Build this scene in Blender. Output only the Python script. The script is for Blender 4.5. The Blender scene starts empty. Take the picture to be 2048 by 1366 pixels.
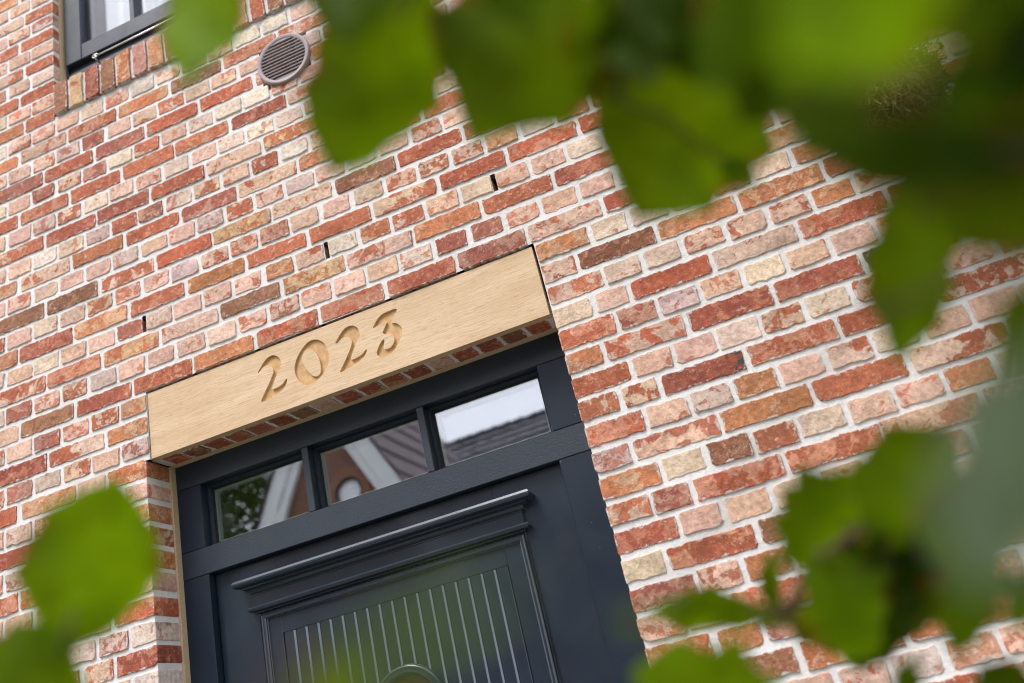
import bpy, math, random
from mathutils import Vector, Matrix, noise as mnoise

# ------------------------------------------------------------------ camera, sky, sun, exposure
scene = bpy.context.scene
COL = scene.collection
CAM = Vector((1.65740, -2.03818, 1.56697))
RIGHT = Vector((0.9175437, 0.3306873, -0.2208155))
DOWN = Vector((-0.3305289, 0.3255715, -0.8858633))
FWD = Vector((-0.2210525, 0.8858042, 0.4080278))
cd = bpy.data.cameras.new('camera')
cd.lens = 31.915; cd.sensor_width = 36.0; cd.clip_start = 0.02; cd.clip_end = 500
cd.dof.use_dof = True; cd.dof.focus_distance = 2.42; cd.dof.aperture_fstop = 2.0
cam = bpy.data.objects.new('camera', cd); COL.objects.link(cam)
R3 = Matrix((RIGHT, -DOWN, -FWD)).transposed()
cam.matrix_world = Matrix.Translation(CAM) @ R3.to_4x4()
scene.camera = cam

SUN_EL, SUN_AZ = math.radians(58), math.radians(205)      # azimuth clockwise from +Y
world = bpy.data.worlds.new('World'); scene.world = world; world.use_nodes = True
wn = world.node_tree; wn.nodes.clear()
sky = wn.nodes.new('ShaderNodeTexSky'); sky.sky_type = 'NISHITA'; sky.sun_disc = False
sky.sun_elevation = SUN_EL; sky.sun_rotation = SUN_AZ; sky.dust_density = 3.0; sky.air_density = 1.2
cl = wn.nodes.new('ShaderNodeRGB'); cl.outputs[0].default_value = (9.0, 9.1, 10.0, 1)   # even cloud cover
mx = wn.nodes.new('ShaderNodeMixRGB'); mx.inputs[0].default_value = 0.8
wn.links.new(sky.outputs[0], mx.inputs[1]); wn.links.new(cl.outputs[0], mx.inputs[2])
bg = wn.nodes.new('ShaderNodeBackground'); bg.inputs[1].default_value = 0.12
wo = wn.nodes.new('ShaderNodeOutputWorld')
wn.links.new(mx.outputs[0], bg.inputs[0]); wn.links.new(bg.outputs[0], wo.inputs[0])
sl = bpy.data.lights.new('sun', 'SUN'); sl.energy = 1.5; sl.angle = math.radians(22); sl.color = (1.0, 0.965, 0.92)
sun = bpy.data.objects.new('sun', sl); COL.objects.link(sun)
sd = Vector((math.sin(SUN_AZ)*math.cos(SUN_EL), math.cos(SUN_AZ)*math.cos(SUN_EL), math.sin(SUN_EL)))
sun.rotation_euler = sd.to_track_quat('Z', 'Y').to_euler(); sun.location = (0, -6, 12)
scene.view_settings.view_transform = 'Standard'; scene.view_settings.look = 'None'
scene.view_settings.gamma = 1.0; scene.view_settings.exposure = 0.95
scene.render.engine = 'CYCLES'
scene.cycles.use_denoising = True
try:
    scene.cycles.denoiser = 'OPENIMAGEDENOISE'
except Exception:
    pass
scene.cycles.pixel_filter_type = 'BLACKMAN_HARRIS'; scene.cycles.filter_width = 1.1
scene.cycles.max_bounces = 8; scene.cycles.transparent_max_bounces = 16
scene.cycles.sample_clamp_indirect = 8.0

rnd = random.Random(2023)

# ------------------------------------------------------------------ helpers
WL = {}
def link(name, data, parent=None, loc=(0, 0, 0)):
    o = bpy.data.objects.new(name, data)
    COL.objects.link(o)
    loc = Vector(loc); WL[o.name] = loc
    if parent is not None:
        o.parent = parent; o.location = loc - WL[parent.name]
    else:
        o.location = loc
    return o
def thing(name, label, cat, loc, group=None):
    o = link(name, None, None, loc); o.empty_display_size = 0.2
    o['label'] = label; o['category'] = cat
    if group: o['group'] = group
    return o
def lab(o, text):
    o['label'] = text; return o

class MB:
    def __init__(s): s.v = []; s.f = []; s.sm = []
    def add(s, vs, fs, smooth=False):
        n = len(s.v); s.v += [tuple(q) for q in vs]
        s.f += [tuple(i+n for i in f) for f in fs]; s.sm += [smooth]*len(fs); return s
    def box(s, x0, x1, y0, y1, z0, z1, b=0.0):
        if b <= 0:
            vs = [(x, y, z) for x in (x0, x1) for y in (y0, y1) for z in (z0, z1)]
            return s.add(vs, [(0,1,3,2),(4,6,7,5),(0,4,5,1),(2,3,7,6),(0,2,6,4),(1,5,7,3)])
        # chamfered box: each corner split in three
        vs = []; idx = {}
        X = (x0, x1); Y = (y0, y1); Z = (z0, z1)
        for i in (0,1):
            for j in (0,1):
                for k in (0,1):
                    sx = b if i == 0 else -b; sy = b if j == 0 else -b; sz = b if k == 0 else -b
                    for a, q in (('x',(X[i], Y[j]+sy, Z[k]+sz)), ('y',(X[i]+sx, Y[j], Z[k]+sz)), ('z',(X[i]+sx, Y[j]+sy, Z[k]))):
                        idx[(i,j,k,a)] = len(vs); vs.append(q)
        g = lambda *t: idx[t]
        fs = []
        for i in (0,1):
            q = [g(i,0,0,'x'), g(i,1,0,'x'), g(i,1,1,'x'), g(i,0,1,'x')]; fs.append(tuple(q if i else q[::-1]))
            q = [g(0,i,0,'y'), g(0,i,1,'y'), g(1,i,1,'y'), g(1,i,0,'y')]; fs.append(tuple(q if i else q[::-1]))
            q = [g(0,0,i,'z'), g(1,0,i,'z'), g(1,1,i,'z'), g(0,1,i,'z')]; fs.append(tuple(q if i else q[::-1]))
        for p in (0,1):
            for q in (0,1):
                fs.append((g(p,q,0,'x'), g(p,q,0,'y'), g(p,q,1,'y'), g(p,q,1,'x')))
                fs.append((g(p,0,q,'x'), g(p,0,q,'z'), g(p,1,q,'z'), g(p,1,q,'x')))
                fs.append((g(0,p,q,'y'), g(0,p,q,'z'), g(1,p,q,'z'), g(1,p,q,'y')))
                for r in (0,1): pass
        for i in (0,1):
            for j in (0,1):
                for k in (0,1): fs.append((g(i,j,k,'x'), g(i,j,k,'y'), g(i,j,k,'z')))
        return s.add(vs, fs)
    def tube(s, pts, rad, n=8, cap=True):
        pts = [Vector(p) for p in pts]; m = len(pts)
        rads = rad if isinstance(rad, (list, tuple)) else [rad]*m
        vs = []; up = Vector((0.31, 0.17, 0.93))
        for i, p in enumerate(pts):
            t = (pts[min(i+1, m-1)] - pts[max(i-1, 0)]).normalized()
            a = t.cross(up)
            if a.length < 0.05: a = t.cross(Vector((1, 0, 0)))
            a.normalize(); b = t.cross(a)
            for k in range(n):
                w = 2*math.pi*k/n
                vs.append(p + (a*math.cos(w) + b*math.sin(w))*rads[i])
        fs = [(i*n+k, i*n+(k+1) % n, (i+1)*n+(k+1) % n, (i+1)*n+k) for i in range(m-1) for k in range(n)]
        if cap: fs += [tuple(range(n))[::-1], tuple((m-1)*n+k for k in range(n))]
        return s.add(vs, fs, True)
    def sweep3(s, prof, x0, x1, y0):
        """profile (projection, z) mitred round the left return, the front and the right return"""
        vs = []
        for p, z in prof:
            vs += [(x0-p, y0, z), (x0-p, y0-p, z), (x1+p, y0-p, z), (x1+p, y0, z)]
        fs = []
        for i in range(len(prof)-1):
            for k in range(3):
                fs.append((i*4+k, (i+1)*4+k, (i+1)*4+k+1, i*4+k+1))
        return s.add(vs, fs)
    def frame(s, prof, x0, x1, z0, z1, y0):
        """profile (inset, projection) mitred round a rectangle"""
        vs = []
        for q, p in prof:
            vs += [(x0+q, y0-p, z0+q), (x1-q, y0-p, z0+q), (x1-q, y0-p, z1-q), (x0+q, y0-p, z1-q)]
        fs = [(i*4+k, i*4+(k+1) % 4, (i+1)*4+(k+1) % 4, (i+1)*4+k) for i in range(len(prof)-1) for k in range(4)]
        return s.add(vs, fs)
    def lathe(s, prof, c, axis='y', n=40):
        """profile (radius, offset along axis) turned about an axis through c"""
        vs = []
        for r, h in prof:
            for k in range(n):
                w = 2*math.pi*k/n
                if axis == 'y': vs.append((c[0]+r*math.cos(w), c[1]+h, c[2]+r*math.sin(w)))
                else: vs.append((c[0]+r*math.cos(w), c[1]+r*math.sin(w), c[2]+h))
        fs = [(i*n+k, (i+1)*n+k, (i+1)*n+(k+1) % n, i*n+(k+1) % n) for i in range(len(prof)-1) for k in range(n)]
        return s.add(vs, fs, True)
    def mesh(s, name, mat=None, off=(0, 0, 0)):
        ox, oy, oz = off
        me = bpy.data.meshes.new(name)
        me.from_pydata([(x-ox, y-oy, z-oz) for x, y, z in s.v], [], s.f)
        me.polygons.foreach_set('use_smooth', s.sm)
        if mat: me.materials.append(mat)
        me.update(); return me
    def build(s, name, mat, parent=None):
        """one object whose origin sits at its parent's origin"""
        loc = WL[parent.name] if parent is not None else Vector((0, 0, 0))
        return link(name, s.mesh(name, mat, loc), parent, loc)

# ------------------------------------------------------------------ materials
class NT:
    def __init__(s, name):
        s.m = bpy.data.materials.new(name); s.m.use_nodes = True
        s.t = s.m.node_tree; s.t.nodes.clear()
        s.out = s.t.nodes.new('ShaderNodeOutputMaterial')
    def n(s, typ, ins=None, **props):
        nd = s.t.nodes.new('ShaderNode'+typ)
        for k, v in props.items(): setattr(nd, k, v)
        for k, v in (ins or {}).items(): s.set(nd.inputs[k], v)
        return nd
    def set(s, sock, v):
        if hasattr(v, 'outputs'): v = v.outputs[0]
        if isinstance(v, bpy.types.NodeSocket): s.t.links.new(v, sock)
        else: sock.default_value = v
    def math(s, op, a, b=0.0, c=0.0): return s.n('Math', {0: a, 1: b, 2: c}, operation=op).outputs[0]
    def noise(s, vec, scale, detail=3.0, rough=0.6, dist=0.0):
        return s.n('TexNoise', {'Vector': vec, 'Scale': scale, 'Detail': detail, 'Roughness': rough, 'Distortion': dist}).outputs[0]
    def ramp(s, v, lo, hi, a=0.0, b=1.0, smooth=True):
        return s.n('MapRange', {'Value': v, 'From Min': lo, 'From Max': hi, 'To Min': a, 'To Max': b},
                   interpolation_type='SMOOTHSTEP' if smooth else 'LINEAR').outputs[0]
    def mix(s, f, a, b, mode='MIX'): return s.n('MixRGB', {0: f, 1: a, 2: b}, blend_type=mode).outputs[0]
    def pos(s): return s.n('NewGeometry').outputs['Position']
    def obj(s): return s.n('TexCoord').outputs['Object']
    def attr(s, name): return s.n('Attribute', attribute_name=name)
    def bump(s, h, strength, dist): return s.n('Bump', {'Height': h, 'Strength': strength, 'Distance': dist}).outputs[0]
    def pbr(s, color, rough=0.7, normal=None, spec=0.4, **kw):
        p = s.n('BsdfPrincipled', {'Base Color': color, 'Roughness': rough, 'Specular IOR Level': spec})
        if normal is not None: s.set(p.inputs['Normal'], normal)
        for k, v in kw.items(): s.set(p.inputs[k.replace('_', ' ')], v)
        s.t.links.new(p.outputs[0], s.out.inputs[0]); return s.m

def brick_mat():
    t = NT('brick_clay')
    luv = t.attr('luv').outputs['Vector']; dim = t.attr('bdim').outputs['Vector']
    A = t.attr('cola').outputs['Color']; B = t.attr('colb').outputs['Color']
    l = t.n('SeparateXYZ', {0: luv}); d = t.n('SeparateXYZ', {0: dim})
    seed = t.n('CombineXYZ', {0: t.math('MULTIPLY', l.outputs[2], 13.7), 1: t.math('MULTIPLY', l.outputs[2], 7.3), 2: t.math('MULTIPLY', l.outputs[2], 3.1)})
    p = t.n('VectorMath', {0: t.pos(), 1: seed}, operation='ADD').outputs[0]
    fs = t.math('FRACT', t.math('MULTIPLY', l.outputs[2], 5.37))
    n1 = t.noise(p, t.ramp(fs, .25, 1.0, 15.0, 44.0, False), 5.0, 0.64, 0.4)
    thr = t.math('MULTIPLY_ADD', d.outputs[2], -0.40, 0.71)
    blotch = t.ramp(t.math('SUBTRACT', n1, thr), -0.025, 0.03)
    n2 = t.noise(p, 75.0, 6.0, 0.65)
    n3 = t.noise(p, 420.0, 3.0, 0.6)
    nl = t.noise(p, 9.0, 2.0, 0.5)
    col = t.mix(blotch, A, B)
    # shade within one brick: fired darker or paler in places
    col = t.mix(1.0, col, t.n('CombineColor', {0: t.ramp(nl, .3, .7, .84, 1.14, False), 1: t.ramp(nl, .3, .7, .80, 1.16, False), 2: t.ramp(nl, .3, .7, .80, 1.18, False)}).outputs[0], 'MULTIPLY')
    g2 = t.ramp(n2, .28, .72, .62, 1.34, False)
    col = t.mix(1.0, col, t.n('CombineColor', {0: g2, 1: g2, 2: g2}).outputs[0], 'MULTIPLY')
    # lime bloom and dust in speckled streaks
    dust = t.math('MULTIPLY', t.ramp(n2, .52, .72), t.ramp(t.noise(p, 26.0, 4.0, .7), .46, .66))
    col = t.mix(t.math('MULTIPLY', dust, .65), col, (.66, .55, .49, 1))
    wsp = t.math('MULTIPLY', t.ramp(t.noise(p, 230.0, 4.0, .75), .57, .68), t.ramp(t.noise(p, 34.0, 3.0, .6), .42, .62))
    col = t.mix(t.math('MULTIPLY', wsp, .70), col, (.76, .67, .61, 1))
    # dark firing specks and little pits
    sp = t.ramp(t.noise(p, 130.0, 4.0, .75), .655, .72)
    col = t.mix(t.math('MULTIPLY', sp, .6), col, (.07, .04, .035, 1))
    # mortar smeared over the arrises
    ex = t.math('SUBTRACT', d.outputs[0], t.math('ABSOLUTE', l.outputs[0]))
    ez = t.math('SUBTRACT', d.outputs[1], t.math('ABSOLUTE', l.outputs[1]))
    e = t.math('MINIMUM', ex, ez)
    nx = t.n('SeparateXYZ', {0: t.n('NewGeometry').outputs['True Normal']}).outputs[0]
    ee = t.math('ADD', e, t.math('MULTIPLY_ADD', n2, .040, -.0185))
    smear = t.math('MULTIPLY', t.ramp(ee, .0008, .0036, 1.0, 0.0), t.ramp(t.math('ABSOLUTE', nx), .55, .8, 1.0, 0.0))
    col = t.mix(t.math('MULTIPLY', smear, .75), col, (.68, .63, .60, 1))
    h = t.math('ADD', t.math('MULTIPLY', n2, 1.0), t.math('MULTIPLY', n3, .30))
    h = t.math('ADD', h, t.math('MULTIPLY', blotch, .20))
    h = t.math('ADD', h, t.math('MULTIPLY', sp, -.5))
    return t.pbr(col, t.ramp(n3, .3, .7, .78, .95, False), t.bump(h, .9, .004), .25)

def mortar_mat():
    t = NT('mortar')
    p = t.pos(); a = t.noise(p, 6.0, 3.0); b = t.noise(p, 70.0, 5.0, .65); c = t.noise(p, 650.0, 3.0)
    col = t.mix(t.ramp(a, .3, .7), (.74, .715, .695, 1), (.83, .81, .795, 1))
    col = t.mix(t.ramp(b, .52, .74, 0, .50), col, (.55, .50, .46, 1))
    col = t.mix(t.ramp(c, .56, .72, 0, .5), col, (.45, .41, .37, 1))
    h = t.math('ADD', t.math('MULTIPLY', b, 1.0), t.math('MULTIPLY', c, .35))
    return t.pbr(col, .93, t.bump(h, .8, .004), .15)

def oak_mat():
    t = NT('oak')
    p = t.pos(); s = t.n('SeparateXYZ', {0: p})
    wob = t.noise(t.n('CombineXYZ', {0: t.math('MULTIPLY', s.outputs[0], 9.0), 1: 0.0, 2: t.math('MULTIPLY', s.outputs[2], 5.0)}), 1.0, 3.0, .55)
    zz = t.math('ADD', t.math('ADD', s.outputs[2], t.math('MULTIPLY', s.outputs[1], .9)), t.math('MULTIPLY', wob, .022))
    q = t.n('CombineXYZ', {0: t.math('MULTIPLY', s.outputs[0], 7.0), 1: 0.0, 2: t.math('MULTIPLY', zz, 300.0)})
    g = t.noise(q, 1.0, 5.0, .68)
    q2 = t.n('CombineXYZ', {0: t.math('MULTIPLY', s.outputs[0], 30.0), 1: 0.0, 2: t.math('MULTIPLY', zz, 420.0)})
    pore = t.noise(q2, 1.0, 3.0, .6)
    big = t.noise(t.n('CombineXYZ', {0: t.math('MULTIPLY', s.outputs[0], 3.0), 1: 0.0, 2: t.math('MULTIPLY', zz, 16.0)}), 1.0, 3.0, .5)
    col = t.mix(t.ramp(big, .3, .7), (.62, .435, .265, 1), (.73, .54, .355, 1))
    col = t.mix(t.ramp(g, .44, .66, 0, .62), col, (.50, .32, .17, 1))
    col = t.mix(t.ramp(pore, .54, .68, 0, .62), col, (.40, .24, .115, 1))
    h = t.math('ADD', g, t.math('MULTIPLY', pore, -.7))
    return t.pbr(col, .62, t.bump(h, .35, .0015), .3)

def cut_oak_mat():
    t = NT('cut_oak')
    p = t.pos(); a = t.noise(p, 60.0, 4.0, .6); b = t.noise(p, 25.0, 2.0)
    col = t.mix(t.ramp(a, .3, .7), (.53, .30, .12, 1), (.64, .41, .20, 1))
    return t.pbr(t.mix(t.ramp(b, .55, .75, 0, .5), col, (.46, .24, .08, 1)), .6, t.bump(a, .3, .002), .3)

def paint_mat(name, c1, c2, rough, grain, coat=0.0):
    t = NT(name)
    p = t.pos()
    n = t.noise(p, 5.0, 3.0); col = t.mix(t.ramp(n, .3, .7), c1, c2)
    if grain:
        s = t.n('SeparateXYZ', {0: p})
        q = t.n('CombineXYZ', {0: t.math('MULTIPLY', s.outputs[0], 70.0), 1: t.math('MULTIPLY', s.outputs[1], 300.0), 2: t.math('MULTIPLY', s.outputs[2], 430.0)})
        h = t.noise(q, 1.0, 3.0, .6)
        return t.pbr(col, t.ramp(h, .35, .65, rough-.07, rough+.12, False), t.bump(h, .45, .0012), .6)
    h = t.noise(p, 260.0, 2.0, .5)
    sp = t.ramp(t.noise(p, 95.0, 1.0, .5), .80, .83)
    col = t.mix(t.math('MULTIPLY', sp, .5), col, (.20, .20, .20, 1))
    return t.pbr(col, t.ramp(t.noise(p, 14.0, 3.0), .3, .7, rough-.05, rough+.08, False), t.bump(h, .04, .0006), .35, Coat_Weight=coat, Coat_Roughness=.09, Coat_IOR=1.5)

def simple_mat(name, col, rough=.7, var=.15, scale=40.0, bump=.3, spec=.35, **kw):
    t = NT(name)
    n = t.noise(t.pos(), scale, 4.0)
    g = t.ramp(n, .3, .7, 1-var, 1+var, False)
    c = t.mix(1.0, col, t.n('CombineColor', {0: g, 1: g, 2: g}).outputs[0], 'MULTIPLY')
    return t.pbr(c, rough, t.bump(n, bump, .002), spec, **kw)

def glass_mat(name, f0, tint=(1, 1, 1, 1)):
    t = NT(name)
    w = t.noise(t.pos(), 3.0, 1.0)
    nb = t.bump(w, .10, .004)
    fc = t.n('LayerWeight', {'Blend': .5}).outputs['Facing']          # same from both sides of a thin pane
    f = t.math('MULTIPLY_ADD', t.math('POWER', fc, 5.0), 1.0-f0, f0)
    g = t.n('BsdfGlossy', {'Color': (.96, .96, 1, 1), 'Roughness': .004, 'Normal': nb})
    tr = t.n('BsdfTransparent', {'Color': tint})
    m = t.n('MixShader', {0: f, 1: tr, 2: g}); t.t.links.new(m.outputs[0], t.out.inputs[0])
    return t.m

def leaf_mat(name, dif, trn, edge, spec=.08):
    t = NT(name)
    l = t.n('SeparateXYZ', {0: t.attr('luv').outputs['Vector']})    # across -1..1, along 0..1, tint
    p = t.obj(); n = t.noise(p, 35.0, 4.0)
    vein = t.n('TexWave', {'Vector': t.n('CombineXYZ', {0: t.math('SUBTRACT', l.outputs[1], t.math('MULTIPLY', t.math('ABSOLUTE', l.outputs[0]), .22)), 1: 0.0, 2: 0.0}), 'Scale': 2.4, 'Distortion': .6}).outputs['Fac']
    vm = t.math('MAXIMUM', t.ramp(vein, .86, .98), t.ramp(t.math('ABSOLUTE', l.outputs[0]), .02, .06, 1, 0))
    k = t.math('MULTIPLY_ADD', l.outputs[2], .85, .28)  # low tints paint shade into the colour of leaves standing in shade
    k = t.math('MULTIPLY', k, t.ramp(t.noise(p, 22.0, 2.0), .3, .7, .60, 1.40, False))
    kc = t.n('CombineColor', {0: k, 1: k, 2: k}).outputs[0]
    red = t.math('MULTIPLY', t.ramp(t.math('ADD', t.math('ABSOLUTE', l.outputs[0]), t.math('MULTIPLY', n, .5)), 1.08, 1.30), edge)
    def fin(c):
        c = t.mix(1.0, c, kc, 'MULTIPLY')
        c = t.mix(t.math('MULTIPLY', vm, .10), c, (.16, .24, .02, 1))
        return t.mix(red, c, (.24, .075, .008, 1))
    d = t.n('BsdfPrincipled', {'Base Color': fin(dif), 'Roughness': .6, 'Specular IOR Level': spec, 'Normal': t.bump(vm, .15, .001)})
    r = t.n('BsdfTranslucent', {'Color': fin(trn)})
    m = t.n('MixShader', {0: .5, 1: d, 2: r}); t.t.links.new(m.outputs[0], t.out.inputs[0])
    return t.m

M_BRICK = brick_mat(); M_MORTAR = mortar_mat(); M_OAK = oak_mat(); M_CUT = cut_oak_mat()
M_FRAME = paint_mat('frame_paint', (.008, .018, .031, 1), (.012, .023, .038, 1), .42, True)
M_DOOR = paint_mat('door_paint', (.0085, .0175, .031, 1), (.011, .0215, .037, 1), .38, False, .75)
M_WPAINT = paint_mat('window_paint', (.014, .021, .038, 1), (.017, .025, .044, 1), .46, False)
M_JAMB = paint_mat('jamb_paint', (.007, .016, .030, 1), (.010, .020, .036, 1), .42, False)
M_SEAL = simple_mat('joint_tape', (.56, .42, .27, 1), .9, .12, 120.0, .3)
M_GASKET = simple_mat('gasket', (.012, .012, .014, 1), .6, .1)
M_SPACER = simple_mat('spacer_bar', (.42, .50, .46, 1), .45, .06, 60.0, .05)
M_GLASS = glass_mat('window_glass', .21, (.95, .97, .96, 1))
M_GLASS2 = glass_mat('clear_glass', .05, (.97, .98, .98, 1))
M_GLASS3 = glass_mat('inner_glass', .10, (.95, .97, .96, 1))
M_VENT = simple_mat('vent_plastic', (.30, .245, .255, 1), .55, .08, 30.0, .1)
M_DARK = simple_mat('dark_cavity', (.012, .010, .010, 1), .9, .2)
M_GLINT = simple_mat('groove_glint', (.17, .20, .24, 1), .30, .05, 20.0, .05, .5, Metallic=.85)  # pale metallic colour painting a sky highlight along the door grooves
M_STEEL = simple_mat('stay_steel', (.55, .53, .50, 1), .32, .08, 60.0, .05, .5, Metallic=.9)
M_CURTAIN = simple_mat('curtain', (.80, .81, .86, 1), .9, .04, 20.0, .1)
M_PLASTER = simple_mat('plaster', (.62, .60, .57, 1), .9, .05, 8.0, .1)
M_WHITE = simple_mat('white_board', (.78, .79, .80, 1), .5, .05, 12.0, .1)
M_TILE = simple_mat('clay_tile', (.19, .145, .155, 1), .6, .25, 12.0, .4)
M_SLATE = simple_mat('dark_tile', (.085, .085, .11, 1), .7, .2, 9.0, .4)
def far_brick_mat():
    t = NT('far_brick'); s = t.n('SeparateXYZ', {0: t.pos()})
    q = t.n('CombineXYZ', {0: t.math('ADD', s.outputs[0], s.outputs[1]), 1: s.outputs[2], 2: 0.0})
    b = t.n('TexBrick', {'Vector': q, 'Color1': (.24, .085, .05, 1), 'Color2': (.15, .06, .042, 1), 'Mortar': (.30, .25, .21, 1), 'Scale': 1.0, 'Mortar Size': .006, 'Brick Width': .21, 'Row Height': .064})
    return t.pbr(b.outputs[0], .9, None, .2)
M_FBRICK = far_brick_mat()
M_ARCH = simple_mat('arch_brick', (.30, .14, .095, 1), .9, .2, 20.0, .3)
M_SKYPANE = simple_mat('sky_pane', (.86, .86, .92, 1), .8, .03, 10.0, .1)  # near-white colour paints the sky reflection in the round gable pane
M_BARK = simple_mat('bark', (.085, .05, .028, 1), .9, .35, 60.0, .8)
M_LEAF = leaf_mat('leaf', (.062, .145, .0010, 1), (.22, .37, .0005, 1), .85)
M_PALE = leaf_mat('pale_sheen_leaf', (.085, .125, .075, 1), (.09, .14, .06, 1), .5, .35)  # pale leaf underside with grey sky sheen put into its colour
M_MOSS = simple_mat('moss', (.045, .05, .016, 1), .95, .4, 60.0, .5)
M_STRAW = simple_mat('straw', (.15, .145, .06, 1), .9, .35, 40.0, .3)
M_GREEN = simple_mat('hedge_leaf', (.12, .19, .03, 1), .6, .4, 6.0, .2)
M_GROUND = simple_mat('lawn', (.05, .075, .02, 1), .95, .35, 3.0, .6)
M_PAVE = simple_mat('paving', (.20, .195, .185, 1), .9, .15, 9.0, .4)

# ------------------------------------------------------------------ the ground
g = MB().add([(-120, -120, 0), (120, -120, 0), (120, 120, 0), (-120, 120, 0)], [(0, 1, 2, 3)]).build('ground', M_GROUND)
g['kind'] = 'structure'; g['label'] = 'mown lawn around the houses'
pv = MB().box(-1.2, 2.6, -9.0, -0.003, -0.10, 0.030).build('path', M_PAVE)
pv['kind'] = 'structure'; pv['label'] = 'pale paved path to the front door'

# ------------------------------------------------------------------ the house front
MOD = 0.210; CRS = 0.0643904; Z0 = 2.75            # stretcher module, course height, top of the lintel
XL, XR = 0.030, 1.268                               # door opening
LX0, LX1, LZ0, LZ1 = 0.046, 1.2600, 2.545, 2.7470   # oak lintel
WX0, WX1, WZ0, WZ1 = -0.263, 0.930, 4.058, 5.45     # upper window
SZ0 = 3.921                                         # underside of the brick sill
WALL_X0, WALL_X1, WALL_Z1 = -2.3, 4.4, 6.05
house = thing('brick_house', 'reclaimed red and pale brick house front with oak lintel and dark blue door', 'house', (0.65, 0.2, 0))

CUT = [(XL, XR, -1, LZ0), (LX0-.004, LX1+.010, LZ0-.01, LZ1+.001), (WX0, WX1, SZ0, WZ1)]
WEEP = [(0.0525, 4), (0.6825, 4), (1.2075, 4)]
def hole_faces():
    m = MB(); Y = 0.0035
    holes = [(XL-.003, XR+.003, -1, LZ0), (LX0-.004, LX1+.008, LZ0-.001, Z0+.0035), (WX0-.003, WX1, SZ0+.003, WZ1)]
    for x, c in WEEP: holes.append((x-.0068, x+.0068, Z0+(c-1)*CRS+.005, Z0+c*CRS-.004))
    holes.append((.645-.088, .645+.088, 3.711-.088, 3.711+.088))
    xs = sorted({WALL_X0, WALL_X1, *[h[0] for h in holes], *[h[1] for h in holes]})
    zs = sorted({0.0, WALL_Z1, *[max(0, h[2]) for h in holes], *[h[3] for h in holes]})
    for i in range(len(xs)-1):
        for k in range(len(zs)-1):
            cx, cz = (xs[i]+xs[i+1])/2, (zs[k]+zs[k+1])/2
            if any(h[0] < cx < h[1] and h[2] < cz < h[3] for h in holes): continue
            m.add([(xs[i], Y, zs[k]), (xs[i+1], Y, zs[k]), (xs[i+1], Y, zs[k+1]), (xs[i], Y, zs[k+1])], [(0, 1, 2, 3)])
    # reveals and cavity walls behind the face
    def rev(x0, x1, z0, z1, d, sides):
        if 'l' in sides: m.add([(x0, Y, z0), (x0, d, z0), (x0, d, z1), (x0, Y, z1)], [(0, 1, 2, 3)])
        if 'r' in sides: m.add([(x1, Y, z0), (x1, d, z0), (x1, d, z1), (x1, Y, z1)], [(3, 2, 1, 0)])
        if 't' in sides: m.add([(x0, Y, z1), (x0, d, z1), (x1, d, z1), (x1, Y, z1)], [(0, 1, 2, 3)])
    rev(XL-.003, XR+.003, 0, LZ0, .22, 'lr'); rev(WX0-.003, WX1, SZ0+.003, WZ1, .22, 'lrt')
    rev(LX0-.004, LX1+.008, LZ0-.001, Z0+.0075, .22, 'lr')
    m.add([(XL-.003, .03, LZ0+.004), (XR+.003, .03, LZ0+.004), (XR+.003, .22, LZ0+.004), (XL-.003, .22, LZ0+.004)], [(0, 1, 2, 3)])
    # gable ends of the wall slab
    for x in (WALL_X0, WALL_X1):
        m.add([(x, Y, 0), (x, .35, 0), (x, .35, WALL_Z1), (x, Y, WALL_Z1)], [(0, 1, 2, 3)])
    m.add([(WALL_X0, Y, WALL_Z1), (WALL_X1, Y, WALL_Z1), (WALL_X1, .35, WALL_Z1), (WALL_X0, .35, WALL_Z1)], [(0, 1, 2, 3)])
    return m
wall = hole_faces().build('wall', M_MORTAR, house)
lab(wall, 'pale lime mortar joints of the brick wall')

# dark cavity behind the weep joints and the vent, and the rooms behind the openings
inn = MB()
inn.box(WALL_X0+.02, XL-.06, .225, .24, 0, WALL_Z1-.02); inn.box(XR+.06, WALL_X1-.02, .225, .24, 0, WALL_Z1-.02)
inn.box(XL-.06, XR+.06, .225, .24, LZ0+.006, SZ0-.05)
inn.build('inner_wall', M_DARK, house)
room = MB()
def room_box(m, x0, x1, y0, y1, z0, z1):
    m.add([(x0, y0, z0), (x1, y0, z0), (x1, y1, z0), (x0, y1, z0), (x0, y0, z1), (x1, y0, z1), (x1, y1, z1), (x0, y1, z1)],
          [(0, 1, 2, 3), (4, 7, 6, 5), (3, 2, 6, 7), (0, 3, 7, 4), (1, 5, 6, 2)])
room_box(room, -.6, 1.9, .245, 3.2, .02, 2.72); room_box(room, -1.2, 1.9, .245, 3.4, 3.0, 5.7)
room.build('room', M_PLASTER, house)

# ---- bricks
PAL = {   # main clay, skin colour, how much skin
 'R': ((.44, .125, .062), (.54, .25, .155), .38), 'D': ((.34, .092, .054), (.46, .18, .115), .42),
 'O': ((.50, .19, .085), (.58, .34, .21), .42),  'Y': ((.48, .18, .075), (.60, .40, .25), .48),
 'T': ((.44, .14, .072), (.64, .45, .35), .56),  'P': ((.53, .20, .12), (.68, .45, .36), .76),
 'C': ((.52, .23, .14), (.70, .55, .44), .86),    'G': ((.45, .19, .14), (.60, .455, .41), .74),
 'W': ((.54, .30, .21), (.74, .64, .55), .92),    'M': ((.36, .12, .080), (.46, .24, .18), .50),
 'B': ((.27, .115, .062), (.35, .18, .105), .45), 'K': ((.30, .085, .05), (.085, .075, .075), .42),
}
ST_W = 'RRRRRRRDOOOTTTTYBR'; HD_W = 'PPPPPPPPPCCCGGTTTTOMWP'
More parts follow.
